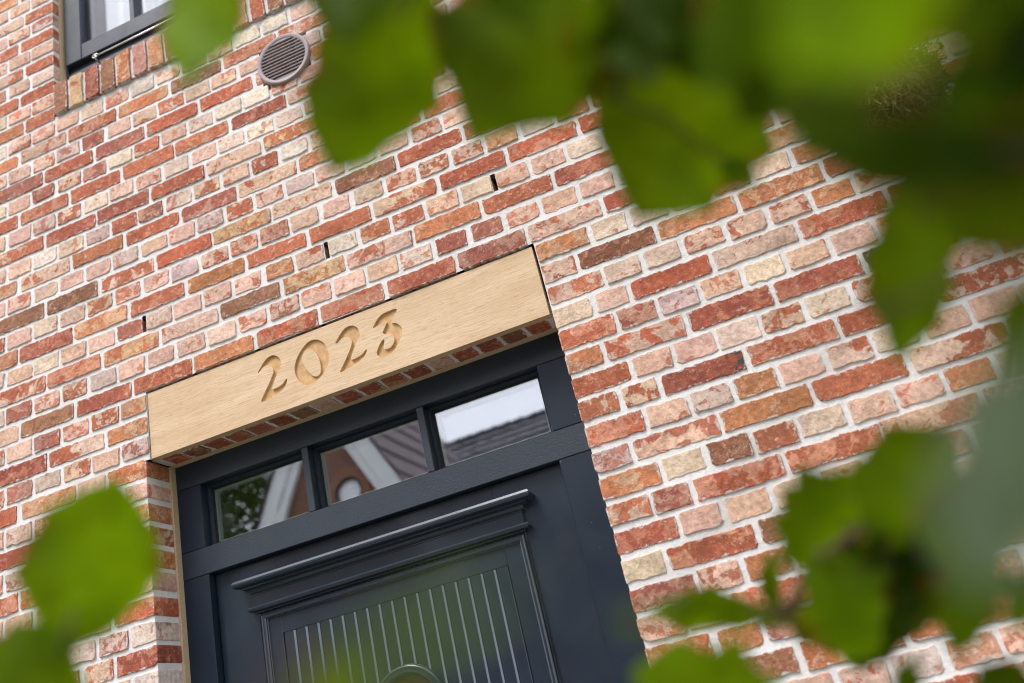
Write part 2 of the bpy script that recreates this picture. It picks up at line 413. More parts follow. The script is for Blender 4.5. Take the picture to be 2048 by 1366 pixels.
ROW = {  # courses read off the wall: start (in modules) and one letter for each brick
 1: (-3, 'PBDRORRDM'), 3: (-2.5, 'TROTBYTORDT'), 5: (-2, 'DORYTRTRR'), 7: (-2.5, 'BBTRYTBRR'), 9: (-3, 'OTORMTODR'),
 11: (-2.5, 'TDDRTYOR'), 13: (-3, 'RRRRRDT'), 15: (-2.5, 'MRMRRT'), 17: (-2, 'TROBRT'),
 -1: (6.0, 'TBOORR'), -3: (6.0, 'CPRTR'), -5: (6.0, 'OTDDK'), -7: (6.0, 'TTKRR'), -9: (6.0, 'GPYRT'),
 -11: (6.0, 'TMRRP'), -13: (6.0, 'CRBRT'), 0: (6.0, 'OCGPMC'), -2: (6.0, 'TCCPPTO'), -4: (6.0, 'RMGPCP'), -6: (6.0, 'RPPCTC'),
 -8: (6.0, 'RPGOPT'), -10: (6.0, 'OCBTCP'), -12: (6.0, 'DPPCTP'), -14: (6.0, 'MPOPC'),
}
def perim(hx, hz, step, rr, r):
    """rounded, uneven outline of one brick face"""
    rc = [r.uniform(.0015, rr*.7)+(r.uniform(.004, .010) if r.random() < .14 else 0) for _ in range(4)]; pts = []
    def side(ax, ay, bx, by):
        L = math.hypot(bx-ax, by-ay); n = max(1, int(L/step))
        for i in range(n): pts.append((ax+(bx-ax)*i/n, ay+(by-ay)*i/n))
    side(-hx+rc[0], -hz, hx-rc[1], -hz); pts.append((hx-rc[1], -hz)); pts.append((hx-rc[1]*.3, -hz+rc[1]*.3))
    side(hx, -hz+rc[1], hx, hz-rc[2]); pts.append((hx, hz-rc[2])); pts.append((hx-rc[2]*.3, hz-rc[2]*.3))
    side(hx-rc[2], hz, -hx+rc[3], hz); pts.append((-hx+rc[3], hz)); pts.append((-hx+rc[3]*.3, hz-rc[3]*.3))
    side(-hx, hz-rc[3], -hx, -hz+rc[0]); pts.append((-hx, -hz+rc[0])); pts.append((-hx+rc[0]*.3, -hz+rc[0]*.3))
    return pts
class Bricks:
    """verts, faces and the four attributes of any number of bricks in one mesh"""
    def __init__(s): s.v = []; s.f = []; s.luv = []; s.dim = []; s.ca = []; s.cb = []
    def brick(s, cx, cz, hx, hz, code, r, fine, depth=.05, jl=0, jr=0, y0=0.0, org=(0, 0, 0)):
        """jl/jr: that end is a free corner at a reveal, kept straight and square"""
        A, B, am = PAL[code]
        seed = r.uniform(0, 9.0)
        step = .0085 if fine else .06
        P = perim(hx, hz, step, .009 if fine else .006, r)
        amp = .0024 if fine else .0018
        sx, sz = r.uniform(0, 50), r.uniform(0, 50)
        yb = max(-.0016, min(.0012, r.gauss(-.0004, .0010))); tx, tz = max(-.01, min(.01, r.gauss(0, .006))), r.gauss(0, .014)
        n = len(P); base = len(s.v)
        Q = []
        for x, z in P:
            a = mnoise.noise(Vector((x*38+sx, z*38, 1.3)))*amp*1.2 + mnoise.noise(Vector((x*110+sx, z*110, 5.1)))*amp*.9
            b = mnoise.noise(Vector((x*38, z*38+sz, 7.7)))*amp*1.2 + mnoise.noise(Vector((x*110, z*110+sz, 2.1)))*amp*.9
            if fine: a += r.gauss(0, .0005); b += r.gauss(0, .0006)
            if (jl and x < -hx+.012) or (jr and x > hx-.012): a *= .25
            Q.append((x+a, z+b))
        fr = lambda x, z: y0 + yb + x*tx + z*tz
        rings = []
        for k, (ins, dy) in enumerate(((0, depth), (0, .0028), (.0006, .0009), (.0019, 0.0))):
            for x, z in Q:
                q = 1 - ins/max(hx, 1e-4)*1.0; w = 1 - ins/max(hz, 1e-4)*1.0
                xx, zz = x*q, z*w
                yy = depth + y0 if k == 0 else fr(xx, zz) + dy + (mnoise.noise(Vector((xx*60+sx, zz*60+sz, 3.3)))*.0008 if k > 1 else 0)
                s.v.append((cx+xx-org[0], yy-org[1], cz+zz-org[2])); s.luv.append((xx, zz, seed))
        for k in range(3):
            for i in range(n):
                j = (i+1) % n
                s.f.append((base+k*n+i, base+k*n+j, base+(k+1)*n+j, base+(k+1)*n+i))
        nv = 4*n
        if fine:     # face filled from a low ridge line so that it is not dead flat
            m = max(2, int(hx*2/.03)); rid = []
            for i in range(m):
                xx = -hx*.8 + 1.6*hx*i/(m-1); zz = r.uniform(-.25, .25)*hz
                rid.append(len(s.v)); s.v.append((cx+xx-org[0], fr(xx, zz)+r.gauss(0, .0008)-org[1], cz+zz-org[2])); s.luv.append((xx, zz, seed))
            nv += m
            near = [min(range(m), key=lambda t: abs(s.v[rid[t]][0]-s.v[base+3*n+i][0])) for i in range(n)]
            for i in range(n):
                j = (i+1) % n; o, p = base+3*n+i, base+3*n+j
                s.f.append((o, p, rid[near[i]]))
                a, b = near[i], near[j]
                if a != b:
                    st = 1 if b > a else -1
                    for t in range(a, b, st): s.f.append((p, rid[t+st], rid[t]))
        else:
            s.f.append(tuple(range(base+3*n, base+4*n)))
        g = r.uniform(.86, 1.14); h = r.uniform(.90, 1.12)
        ca = (A[0]*g, A[1]*g*h, A[2]*g*h, 1); gb = r.uniform(.88, 1.1)
        cb = (B[0]*gb, B[1]*gb*r.uniform(.92, 1.0), B[2]*gb*r.uniform(.84, .98), 1)
        s.ca += [ca]*nv; s.cb += [cb]*nv
        am = min(1, max(0, am + r.gauss(0, .13))); s.dim += [(hx, hz, am)]*nv
    def mesh(s, name):
        me = bpy.data.meshes.new(name); me.from_pydata(s.v, [], s.f)
        for nm, typ, dat in (('luv', 'FLOAT_VECTOR', s.luv), ('bdim', 'FLOAT_VECTOR', s.dim), ('cola', 'FLOAT_COLOR', s.ca), ('colb', 'FLOAT_COLOR', s.cb)):
            at = me.attributes.new(nm, typ, 'POINT')
            at.data.foreach_set('vector' if typ == 'FLOAT_VECTOR' else 'color', [c for q in dat for c in q])
        me.polygons.foreach_set('use_smooth', [False]*len(me.polygons))
        me.materials.append(M_BRICK); me.update(); return me

def to_px(p):
    v = Vector(p)-CAM; d = v.dot(FWD)
    if d < .1: return None
    return 1024+1815.59*v.dot(RIGHT)/d, 683+1815.59*v.dot(DOWN)/d, d

JT, JB = .0122, .0122            # perpend and bed joint
specs = []                       # (cx, cz, hx, hz, code, jl, jr, seed)
def course(c):
    z0 = Z0+(c-1)*CRS; z1 = z0+CRS; zc = (z0+z1)/2
    segs = [(WALL_X0, WALL_X1, 0, 0)]
    for (a, b, h0, h1) in CUT:
        if h0 < zc < h1 and not (c == 1 and h0 > 2 and h0 < 3):
            new = []
            for s0, s1, j0, j1 in segs:
                if a > s0: new.append((s0, min(a, s1), j0, 1))
                if b < s1: new.append((max(b, s0), s1, 1, j1))
            segs = new
    head = (c % 2 == 0)
    r = random.Random(c*77+5)
    ph = .25 if head else (0.0 if (c-1) % 4 == 0 else .5)
    st = .5 if head else 1.0
    for s0, s1, j0, j1 in segs:
        u0, u1 = s0/MOD, s1/MOD
        js = []; k = math.ceil((u0-ph)/st)
        while ph+k*st < u1: js.append(ph+k*st); k += 1
        js = [u for u in js if u-u0 > .28 and u1-u > .28]
        bd = [u0]+js+[u1]; out = [bd[0]]
        for a, b in zip(bd, bd[1:]):          # over-long end pieces get a header beside the jamb
            if b-a > 1.04 or (b-a > .80 and not head and ((j0 and a == u0) or (j1 and b == u1))):
                out.append(a+.5 if (j0 and a == u0 and b-a <= 1.04) else (b-.64 if b == u1 else a+.64))
            out.append(b)
        bd = out
        row = ROW.get(c)
        for i, (a, b) in enumerate(zip(bd, bd[1:])):
            xa = a*MOD + (0 if (i == 0 and j0) else JT/2) + (r.gauss(0, .0016) if i else 0)
            xb = b*MOD - (0 if (i == len(bd)-2 and j1) else JT/2) + (r.gauss(0, .0016) if i < len(bd)-2 else 0)
            L = b-a; code = None
            if row:
                if row[0] >= 6:
                    if a > 5.9: code = row[1][min(i, len(row[1])-1)] if i < len(row[1]) else None
                else:
                    t = round(a-row[0])
                    if 0 <= t < len(row[1]) and abs(a-row[0]-t) < .3: code = row[1][t]
            if not code: code = r.choice(ST_W if L > .58 else HD_W)
            dz = r.gauss(0, .0011) - (.0022 if c == 1 and LX0-.1 < (xa+xb)/2 < LX1 else 0)
            if c == 4:
                for wx, wc in WEEP:
                    if abs(xa-wx) < .02: xa += .0022
                    if abs(xb-wx) < .02: xb -= .0022
            specs.append([(xa+xb)/2, zc+dz, (xb-xa)/2, (CRS-JB)/2+r.gauss(0, .0008), code, int(i == 0 and j0), int(i == len(bd)-2 and j1), r.randrange(10**6)])
c0 = -int(Z0/CRS)+1
for c in range(c0, int((WALL_Z1-Z0)/CRS)+1): course(c)

score = []
for i, s in enumerate(specs):
    q = to_px((s[0], 0, s[1]))
    ok = q and -40 < q[0] < 2088 and -40 < q[1] < 1406
    score.append((s[2]*s[3]/q[2]**2 if ok else 0.0, i, bool(ok)))
pick = {i for _, i, ok in sorted(score, reverse=True)[:300] if ok}
rest = Bricks()
inframe = {i for _, i, ok in score if ok}
near = {i for i, s in enumerate(specs) if -1.2 < s[0] < 3.4 and 1.0 < s[1] < 5.2}
for i, (cx, cz, hx, hz, code, jl, jr, sd_) in enumerate(specs):
    r = random.Random(sd_)
    dep = .098 if (jl or jr) else .055
    if WX0-.25 < cx < WX0 and cz > SZ0: dep = .029
    if i in pick:
        b = Bricks(); b.brick(cx, cz, hx, hz, code, r, True, dep, jl, jr, org=(cx, 0, cz))
        link('brick', b.mesh('brick'), wall, (cx, 0, cz))
    else:
        rest.brick(cx, cz, hx, hz, code, r, i in inframe, dep, jl, jr, org=WL[wall.name])
o = link('brickwork', rest.mesh('brickwork'), wall, WL[wall.name]); o['kind'] = 'stuff'
lab(o, 'remaining red and pale bricks of the wall')

# brick-on-edge sill under the upper window
sill = MB().box(WX0+.010, WX1, -.0045, .11, SZ0+.006, 4.0535).build('window_sill', M_MORTAR, house)
lab(sill, 'row of upright bricks forming the sill under the window')
for k in range(17):
    x0 = -.253+k*.0672; r = random.Random(900+k)
    cx, cz = x0+.0272, (SZ0+4.058)/2
    b = Bricks(); b.brick(0, 0, .0272+r.gauss(0, .0008), (4.058-SZ0)/2-.001, r.choice('OBRMOBO') if k > 5 else 'BYDBOM'[k], r, True, .10, y0=-.012)
    m = b.mesh('brick')
    for v in m.vertices:          # the top slopes up towards the frame
        if v.co.z > .05: v.co.z += max(0, v.co.y)*.55
    link('brick', m, sill, (cx, 0, cz))
# bricks of the soffit behind the lintel, seen from below
sof = MB().box(LX0, LX1, .034, .1, LZ0+.0065, LZ0+.05).build('lintel_soffit', M_MORTAR, house)
lab(sof, 'row of bricks under the lintel above the door frame')
for k in range(17):
    r = random.Random(300+k); cx = .083+k*.0705
    b = Bricks(); b.brick(0, 0, .0300, .0355, r.choice('RDMBRPD'), r, True, .05)
    m = b.mesh('brick')
    for v in m.vertices: x, y, z = v.co; v.co = (x, z, y)
    m.flip_normals()
    link('brick', m, sof, (cx, .0665, LZ0+.0005))

# ------------------------------------------------------------------ oak lintel with the carved year
DIG = {
'two': [(0.4136,2.6853),(0.4227,2.6950),(0.4333,2.7063),(0.4464,2.7159),(0.4587,2.7197),(0.4703,2.7178),(0.4811,2.7103),(0.4875,2.6996),(0.4896,2.6883),(0.4872,2.6780),(0.4812,2.6682),(0.4737,2.6592),(0.4672,2.6491),(0.4610,2.6378),(0.4561,2.6297),(0.4525,2.6223),(0.4528,2.6190),(0.4662,2.6187),(0.4836,2.6229),(0.4965,2.6326),(0.5005,2.6336),(0.5017,2.6295),(0.4980,2.6210),(0.4896,2.6105),(0.4756,2.6020),(0.4581,2.5960),(0.4371,2.5935),(0.4190,2.5933),(0.4134,2.5962),(0.4177,2.6039),(0.4304,2.6215),(0.4460,2.6419),(0.4564,2.6579),(0.4626,2.6694),(0.4630,2.6767),(0.4583,2.6859),(0.4487,2.6931),(0.4385,2.6951),(0.4288,2.6916),(0.4186,2.6832),(0.4146,2.6829)],
'zero': [(0.5287,2.6555),(0.5325,2.6690),(0.5429,2.6877),(0.5580,2.7034),(0.5753,2.7158),(0.5913,2.7199),(0.6051,2.7173),(0.6179,2.7095),(0.6286,2.6960),(0.6347,2.6788),(0.6376,2.6603),(0.6360,2.6437),(0.6294,2.6290),(0.6185,2.6158),(0.6055,2.6047),(0.5904,2.5967),(0.5747,2.5926),(0.5598,2.5942),(0.5471,2.6024),(0.5364,2.6159),(0.5299,2.6329),(0.5279,2.6459)],
'isle': [(0.5547,2.6721),(0.5579,2.6847),(0.5657,2.6943),(0.5765,2.6978),(0.5873,2.6933),(0.5970,2.6815),(0.6039,2.6678),(0.6072,2.6530),(0.6079,2.6367),(0.6070,2.6224),(0.6016,2.6121),(0.5924,2.6094),(0.5828,2.6128),(0.5732,2.6247),(0.5643,2.6414),(0.5577,2.6574)],
'two_b': [(0.6620,2.6856),(0.6695,2.6939),(0.6795,2.7045),(0.6914,2.7144),(0.7036,2.7194),(0.7169,2.7185),(0.7272,2.7131),(0.7347,2.7031),(0.7379,2.6896),(0.7359,2.6782),(0.7288,2.6687),(0.7224,2.6610),(0.7166,2.6511),(0.7099,2.6415),(0.7042,2.6316),(0.7009,2.6239),(0.7016,2.6196),(0.7133,2.6193),(0.7278,2.6220),(0.7399,2.6275),(0.7485,2.6343),(0.7499,2.6298),(0.7458,2.6213),(0.7365,2.6138),(0.7234,2.6077),(0.7063,2.6020),(0.6874,2.5980),(0.6686,2.5949),(0.6625,2.5967),(0.6684,2.6058),(0.6813,2.6220),(0.6945,2.6402),(0.7040,2.6547),(0.7103,2.6676),(0.7108,2.6765),(0.7061,2.6853),(0.6968,2.6909),(0.6867,2.6916),(0.6767,2.6872),(0.6676,2.6818),(0.6636,2.6829)],
'three': [(0.7798,2.6897),(0.7876,2.6993),(0.7978,2.7093),(0.8092,2.7160),(0.8238,2.7185),(0.8401,2.7196),(0.8521,2.7190),(0.8568,2.7155),(0.8554,2.7104),(0.8473,2.7025),(0.8411,2.6947),(0.8358,2.6860),(0.8354,2.6815),(0.8435,2.6790),(0.8522,2.6722),(0.8587,2.6617),(0.8607,2.6493),(0.8578,2.6384),(0.8522,2.6286),(0.8457,2.6207),(0.8387,2.6118),(0.8298,2.6033),(0.8192,2.5973),(0.8066,2.5935),(0.7928,2.5936),(0.7825,2.6005),(0.7765,2.6101),(0.7807,2.6204),(0.7881,2.6310),(0.7970,2.6408),(0.8029,2.6434),(0.8059,2.6399),(0.8034,2.6319),(0.7998,2.6213),(0.8018,2.6156),(0.8097,2.6123),(0.8193,2.6140),(0.8278,2.6202),(0.8336,2.6296),(0.8339,2.6390),(0.8287,2.6483),(0.8200,2.6550),(0.8113,2.6563),(0.8053,2.6616),(0.8044,2.6646),(0.8103,2.6724),(0.8170,2.6820),(0.8220,2.6892),(0.8107,2.6915),(0.8005,2.6907),(0.7910,2.6882),(0.7826,2.6865)],
}
def smooth(pts, n=3):
    out = []; m = len(pts)
    for i in range(m):
        p0, p1, p2, p3 = (Vector(pts[(i+k-1) % m]) for k in range(4))
        for k in range(n):
            t = k/n
            out.append(.5*((2*p1)+(p2-p0)*t+(2*p0-5*p1+4*p2-p3)*t*t+(3*p1-p0-3*p2+p3)*t**3))
    return out
def plate(name, outlines, y_front, y_back, bevel=0.0):
    cu = bpy.data.curves.new(name, 'CURVE'); cu.dimensions = '2D'; cu.fill_mode = 'BOTH'
    for pts in outlines:
        sp = cu.splines.new('POLY'); sp.points.add(len(pts)-1); sp.use_cyclic_u = True
        for q, p in zip(sp.points, pts): q.co = (p[0], p[1], 0, 1)
    cu.extrude = (y_back-y_front)/2; cu.bevel_depth = bevel; cu.bevel_resolution = 1
    ob = bpy.data.objects.new(name, cu); COL.objects.link(ob)
    me = bpy.data.meshes.new_from_object(ob.evaluated_get(bpy.context.evaluated_depsgraph_get()))
    bpy.data.objects.remove(ob); bpy.data.curves.remove(cu)
    yc = (y_front+y_back)/2
    for v in me.vertices: x, z, d = v.co; v.co = (x, yc-d, z)
    return me
YF = 0.006
lint = MB().box(LX0+.0005, LX1-.0005, YF+.0072, .031, LZ0+.0005, LZ1-.0005).build('lintel', M_OAK, house)
lab(lint, 'pale oak lintel over the door carved with the year 2023')
rect = [(LX0, LZ0), (LX1, LZ0), (LX1, LZ1), (LX0, LZ1)]
me = plate('carved_face', [rect]+[smooth(DIG[k]) for k in ('two', 'zero', 'isle', 'two_b', 'three')], YF, YF+.0066, .0)
me.materials.append(M_OAK)
for v in me.vertices: v.co -= WL[lint.name]
link('carved_face', me, lint, WL[lint.name])
for nm, key in (('carved_two', 'two'), ('carved_zero', 'zero'), ('carved_two', 'two_b'), ('carved_three', 'three')):
    xs = [p[0] for p in DIG[key]]; zs = [p[1] for p in DIG[key]]
    fl = MB().box(min(xs)-.004, max(xs)+.004, YF+.0066, YF+.0071, min(zs)-.004, max(zs)+.004).build(nm, M_CUT, lint)

# ------------------------------------------------------------------ front door with its frame and transom lights
door = link('front_door', None, house, (.64, .15, 0)); door.empty_display_size = .2
lab(door, 'dark blue panelled front door with three transom panes in a matching frame')
def part(name, mat, *boxes, b=.0015, parent=door):
    m = MB()
    for q in boxes: m.box(*q, b)
    return m.build(name, mat, parent)
FY, FB = .120, .215
part('frame_head', M_FRAME, (XL+.003, XR-.003, FY, FB, 2.472, 2.566))
part('frame_jamb', M_JAMB, (XL+.003, .1145, FY+.0006, FB, 2.2855, 2.4712))
part('frame_jamb', M_JAMB, (1.1655, XR-.003, FY+.0006, FB, 2.2855, 2.4712))
part('transom_bar', M_FRAME, (XL+.003, XR-.003, FY, FB, 2.2095, 2.2845))
part('frame_jamb', M_JAMB, (XL+.003, .1178, FY+.0008, FB, .03, 2.2086))
part('frame_jamb', M_JAMB, (1.1615, XR-.003, FY+.0008, FB, .03, 2.2086))
for x in (.4500, .8105): part('mullion', M_FRAME, (x, x+.0205, FY+.001, FB-.02, 2.2855, 2.4712))
part('frame_sill', M_FRAME, (.1185, 1.161, FY+.004, FB, .03, .075))
panes = [(.1145, .4500), (.4705, .8105), (.8310, 1.1655)]
for a, b in panes:
    gb = MB().frame([(0, 0), (.0, .012), (.006, .012), (.010, .004), (.010, .0)], a+.0004, b-.0004, 2.2858, 2.4710, .163)
    gb.build('glazing_bead', M_FRAME, door)
    gk = MB().frame([(.010, .0), (.010, .0035), (.0135, .0035), (.0135, -.004)], a, b, 2.2855, 2.4712, .1645)
    gk.build('gasket', M_GASKET, door)
    pn = MB().box(a+.004, b-.004, .1650, .1690, 2.289, 2.468).build('glass_pane', M_GLASS, door)
    sp = MB().frame([(.004, 0), (.019, 0), (.019, -.016), (.004, -.016)], a, b, 2.2855, 2.4712, .1693)
    sp.build('spacer_bar', M_SPACER, door)
    MB().box(a+.004, b-.004, .1860, .1900, 2.289, 2.468).build('glass_pane', M_GLASS3, door)
seal = MB()
seal.box(XL-.002, XL+.0055, .099, .1205, .03, LZ0-.001); seal.box(XR-.0055, XR+.002, .099, .1205, .03, LZ0-.001)
seal.box(XL+.006, XR-.006, .1005, .128, LZ0-.0012, LZ0+.006)
lab(seal.build('joint_tape', M_SEAL, door), 'beige sealing strip between brick and door frame')

LY = .148
leaf_ = MB()
leaf_.box(.1200, .3100, LY, .2, .08, 2.2075, .001); leaf_.box(.9630, 1.1595, LY, .2, .08, 2.2075, .001)
leaf_.box(.3102, .9628, LY+.0004, .2, 2.0, 2.2073); leaf_.box(.3102, .9628, LY+.0004, .2, .08, .42)
dl = leaf_.build('door_leaf', M_DOOR, door)
corn = [(0, 2.1635), (.030, 2.1635), (.040, 2.162), (.0465, 2.158), (.050, 2.1515), (.0500, 2.147), (.047, 2.1415), (.041, 2.1385), (.033, 2.1375), (.033, 2.1335),
        (.027, 2.1325), (.0215, 2.129), (.0185, 2.1245), (.0175, 2.1205), (.0125, 2.1195), (.0125, 2.1160), (.0100, 2.1155), (.0100, 2.0865), (.0150, 2.0860), (.0215, 2.0845), (.0245, 2.0805),
        (.0240, 2.0765), (.0205, 2.0725), (.0150, 2.0705), (.0100, 2.0700), (.0100, 2.0665), (0, 2.0665)]
MB().sweep3(corn, .2500, 1.0220, LY).build('cornice_moulding', M_DOOR, door)
fp = [(0, 0), (0, .006), (.0025, .0085), (.004, .0065), (.006, .010), (.0085, .0115), (.011, .0100), (.0165, .0100), (.018, .0080), (.0200, .0070), (.0205, .0030), (.0225, .0020), (.0225, 0)]
MB().frame(fp, .2490, 1.0290, .34, 2.0662, LY).build('panel_moulding', M_DOOR, door)
NB = 18; bw = (.963-.3102)/NB
for k in range(NB):           # tongue-and-groove boards with rounded edges
    xa = .3104+k*bw; xb = .3104+(k+1)*bw-.0004
    pf = [(xa, .0060), (xa+.0014, .0050), (xa+.0030, .0022), (xa+.0046, .0012), (xb-.0046, .0012), (xb-.0030, .0022), (xb-.0014, .0050), (xb, .0060)]
    cx = (xa+xb)/2
    for (za, zb) in ((1.735+math.sqrt(max(0, .088**2-(cx-.64)**2)) if abs(cx-.64) < .088 else 1.735, 1.9992), (.4202, 1.735-math.sqrt(max(0, .088**2-(cx-.64)**2)) if abs(cx-.64) < .088 else 1.735)):
        vs = [(x, LY+y, z) for z in (za, zb) for x, y in pf]; n = len(pf)
        m = MB(); m.add(vs, [(i, i+1, n+i+1, n+i) for i in range(n-1)])
        m.build('board', M_DOOR, door)
for k in range(1, NB):       # added pale strip stands in for the sky glint on each groove flank
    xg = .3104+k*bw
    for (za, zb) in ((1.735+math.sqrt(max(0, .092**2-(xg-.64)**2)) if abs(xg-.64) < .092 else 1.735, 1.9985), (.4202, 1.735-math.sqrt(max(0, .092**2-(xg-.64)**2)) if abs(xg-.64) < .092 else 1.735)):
        MB().add([(xg-.0047, LY+.0010, za), (xg+.0000, LY+.0038, za), (xg+.0000, LY+.0038, zb), (xg-.0047, LY+.0010, zb)], [(0, 1, 2, 3)]).build('glint_strip', M_GLINT, door)
MB().box(.305, .968, LY+.0062, .199, .415, 2.0005).build('panel_core', M_DOOR, door)
MB().lathe([(.075, .004), (.075, -.006), (.078, -.012), (.084, -.014), (.090, -.010), (.094, -.012), (.099, -.010), (.102, -.004), (.102, .004)], (.64, LY, 1.735)).build('round_window_ring', M_DOOR, door)
m = MB(); m.lathe([(.0, -.0005), (.077, -.0005)], (.64, LY, 1.735)); m.build('round_pane', M_GLASS, door)

# ------------------------------------------------------------------ upper window
win = link('window', None, house, (.33, .06, 4.06)); win.empty_display_size = .2
lab(win, 'dark grey casement window with white curtain above the brick sill')
wp = lambda name, mat, *bx, b=.002: part(name, mat, *bx, b=b, parent=win)
WY = .050
M_WIN = M_WPAINT
wp('window_frame', M_WIN, (-.2580, -.2475, WY+.004, .16, 4.075, 5.44), (.915, .927, WY+.004, .16, 4.075, 5.44), (-.2470, .9145, WY+.004, .16, 5.38, 5.44), (-.2470, .9145, WY+.003, .16, 4.070, 4.146))
wp('gap_shade', M_GASKET, (-.2460, .9140, WY+.012, .15, 4.1465, 4.1775))  # black strip painting the shade in the open gap below the sash
SX0, SX1, SB = -.2465, .9140, 4.178
sash = wp('sash', M_WIN, (SX0, SX0+.0715, WY-.010, .12, SB, 5.375), (SX1-.0715, SX1, WY-.010, .12, SB, 5.375), (SX0+.0720, SX1-.0720, WY-.0094, .12, SB, SB+.0735), (SX0+.0720, SX1-.0720, WY-.0094, .12, 5.30, 5.375), b=.003)
for x in (.0385, .63): wp('glazing_bar', M_WIN, (x, x+.0210, WY-.004, .10, SB+.074, 5.2995))
MB().box(SX0+.068, SX1-.068, .068, .072, SB+.070, 5.303).build('window_pane', M_GLASS2, win)
MB().frame([(.0, 0), (.012, 0), (.012, -.014), (0, -.014)], SX0+.0718, SX1-.0718, SB+.0738, 5.299, .073).build('spacer_bar', M_GASKET, win)
cu = MB(); n = 120; xs = [-.150+i*(1.0/n) for i in range(n+1)]
vs = [(x, .150+.014*math.sin(x*95+2*math.sin(x*17))+.010*mnoise.noise(Vector((x*23, 0, 0))), z) for z in (4.12, 5.36) for x in xs]
cu.add(vs, [(i, i+1, n+2+i, n+1+i) for i in range(n)], True)
cu.build('curtain', M_CURTAIN, win)
rod = MB(); zr, yr = 4.143, WY-.022
rod.tube([(-.098, yr, zr), (.05, yr, zr), (.30, yr, zr+.001)], .0032, 8)
loop = [(-.098+.011*math.cos(t)-.004, yr-.002, zr+.008*math.sin(t)) for t in [k*math.pi*1.75/10 for k in range(11)]]
rod.tube(loop, .0026, 7); rod.tube([(-.104, WY+.002, zr-.012), (-.104, yr-.003, zr-.010), (-.100, yr-.003, zr+.004)], .003, 7)
rod.tube([(.30, yr, zr+.001), (.305, WY+.02, zr+.001)], .004, 7)
lab(rod.build('casement_stay', M_STEEL, win), 'slim metal stay rod with looped end below the sash')
ws = MB().box(WX0-.0022, WX0+.0048, .0305, WY+.006, 4.07, 5.45).build('joint_tape', M_SEAL, win)

# ------------------------------------------------------------------ round wall vent
VC = (.645, 0, 3.711); VR = .0955
vent = link('wall_vent', None, house, (VC[0], 0, VC[2])); vent.empty_display_size = .1
lab(vent, 'round mauve grey louvred air vent on the brick wall')
MB().lathe([(VR, .006), (VR, -.006), (VR-.0015, -.0095), (VR-.005, -.0105), (VR-.012, -.0085), (VR-.0155, -.0075), (VR-.0155, .03)], VC, 'y', 64).build('rim', M_VENT, vent)
MB().lathe([(0, .05), (VR-.012, .05), (VR-.012, .0)], VC, 'y', 48).build('duct', M_DARK, vent)
for k in range(12):
    dz = -.0715+k*.0130
    h = math.sqrt(max(1e-5, (VR-.0150)**2-dz*dz))
    if h < .015: continue
    n = 10; m = MB(); vs = []
    pf = [(-.0062, .0042), (-.0082, .0022), (-.0078, -.0006), (-.0060, -.0018), (.012, .0062), (.012, .0085)]
    for i in range(n+1):
        t = -1+2*i/n; x = VC[0]+h*t
        sq = 1-abs(t)**6*.75
        vs += [(x, y, VC[2]+dz+z*(1.0 if z > 0 else 1.0)) for y, z in pf]
    q = len(pf)
    fs = [(i*q+j, (i+1)*q+j, (i+1)*q+(j+1) % q, i*q+(j+1) % q) for i in range(n) for j in range(q)]
    m.add(vs, fs); m.build('louvre', M_VENT, vent)
dsc = MB(); n = 48
vs = []; fs = []
# flat margins of the face plate above and below the louvres
for sgn in (1, -1):
    zz = .0700 if sgn > 0 else -.0725; pts = []
    a0 = math.asin(abs(zz)/(VR-.014))
    for i in range(17):
        a = a0+(math.pi-2*a0)*i/16; pts.append((VC[0]+(VR-.014)*math.cos(a), -.0072, VC[2]+sgn*(VR-.014)*math.sin(a)))
    dsc.add(pts, [tuple(range(17)) if sgn < 0 else tuple(range(16, -1, -1))])
dsc.build('face_plate', M_VENT, vent)

# ------------------------------------------------------------------ hanging basket on the wall
BC = Vector((2.125, -.205, 2.665))
bk = thing('hanging_basket', 'mossy round hanging basket with dry straw and a trailing plant on the brick wall', 'hanging basket', BC-Vector((0, 0, .14)))
MB().lathe([(.01, -.135), (.07, -.115), (.115, -.065), (.135, .0), (.128, .012), (.10, .016), (.0, .03)], BC, 'z', 32).build('moss_bowl', M_MOSS, bk)
fib = MB(); r = random.Random(8)
for k in range(2600):
    a = r.uniform(0, 2*math.pi); ph = r.uniform(-1.35, .12)
    d = Vector((math.cos(a)*math.cos(ph), math.sin(a)*math.cos(ph), math.sin(ph)))
    p = BC+Vector((d.x*.132, d.y*.132, d.z*.128)); t = Vector((r.gauss(0, 1), r.gauss(0, 1), r.gauss(-.6, 1))).normalized()
    t = (t - d*t.dot(d)*.6).normalized(); L = r.uniform(.012, .032); w = t.cross(d).normalized()*r.uniform(.0010, .0021)
    q = p+t*L+d*r.uniform(0, .012)
    fib.add([p-w, p+w, q+w*.6, q-w*.6], [(0, 1, 2, 3)])
f = fib.build('straw', M_STRAW, bk); f['kind'] = 'stuff'
fo = MB()
for k in range(900):
    a = r.uniform(0, 2*math.pi); rr = r.uniform(0, .15); p = BC+Vector((math.cos(a)*rr, math.sin(a)*rr, .02+r.uniform(0, .14)*(1-rr/.2)))
    t = Vector((r.gauss(0, 1), r.gauss(0, 1), r.gauss(.3, .8))).normalized(); s = t.cross(Vector((r.gauss(0, 1), r.gauss(0, 1), r.gauss(0, 1)))).normalized()*r.uniform(.003, .006)
    L = r.uniform(.010, .022)
    fo.add([p, p+t*L*.5+s, p+t*L, p+t*L*.5-s], [(0, 1, 2, 3)])
f = fo.build('foliage', M_GREEN, bk); f['kind'] = 'stuff'
br = MB()
br.tube([(BC.x, .03, BC.z+.40), (BC.x, -.02, BC.z+.42), (BC.x, BC.y, BC.z+.42)], .006, 8)
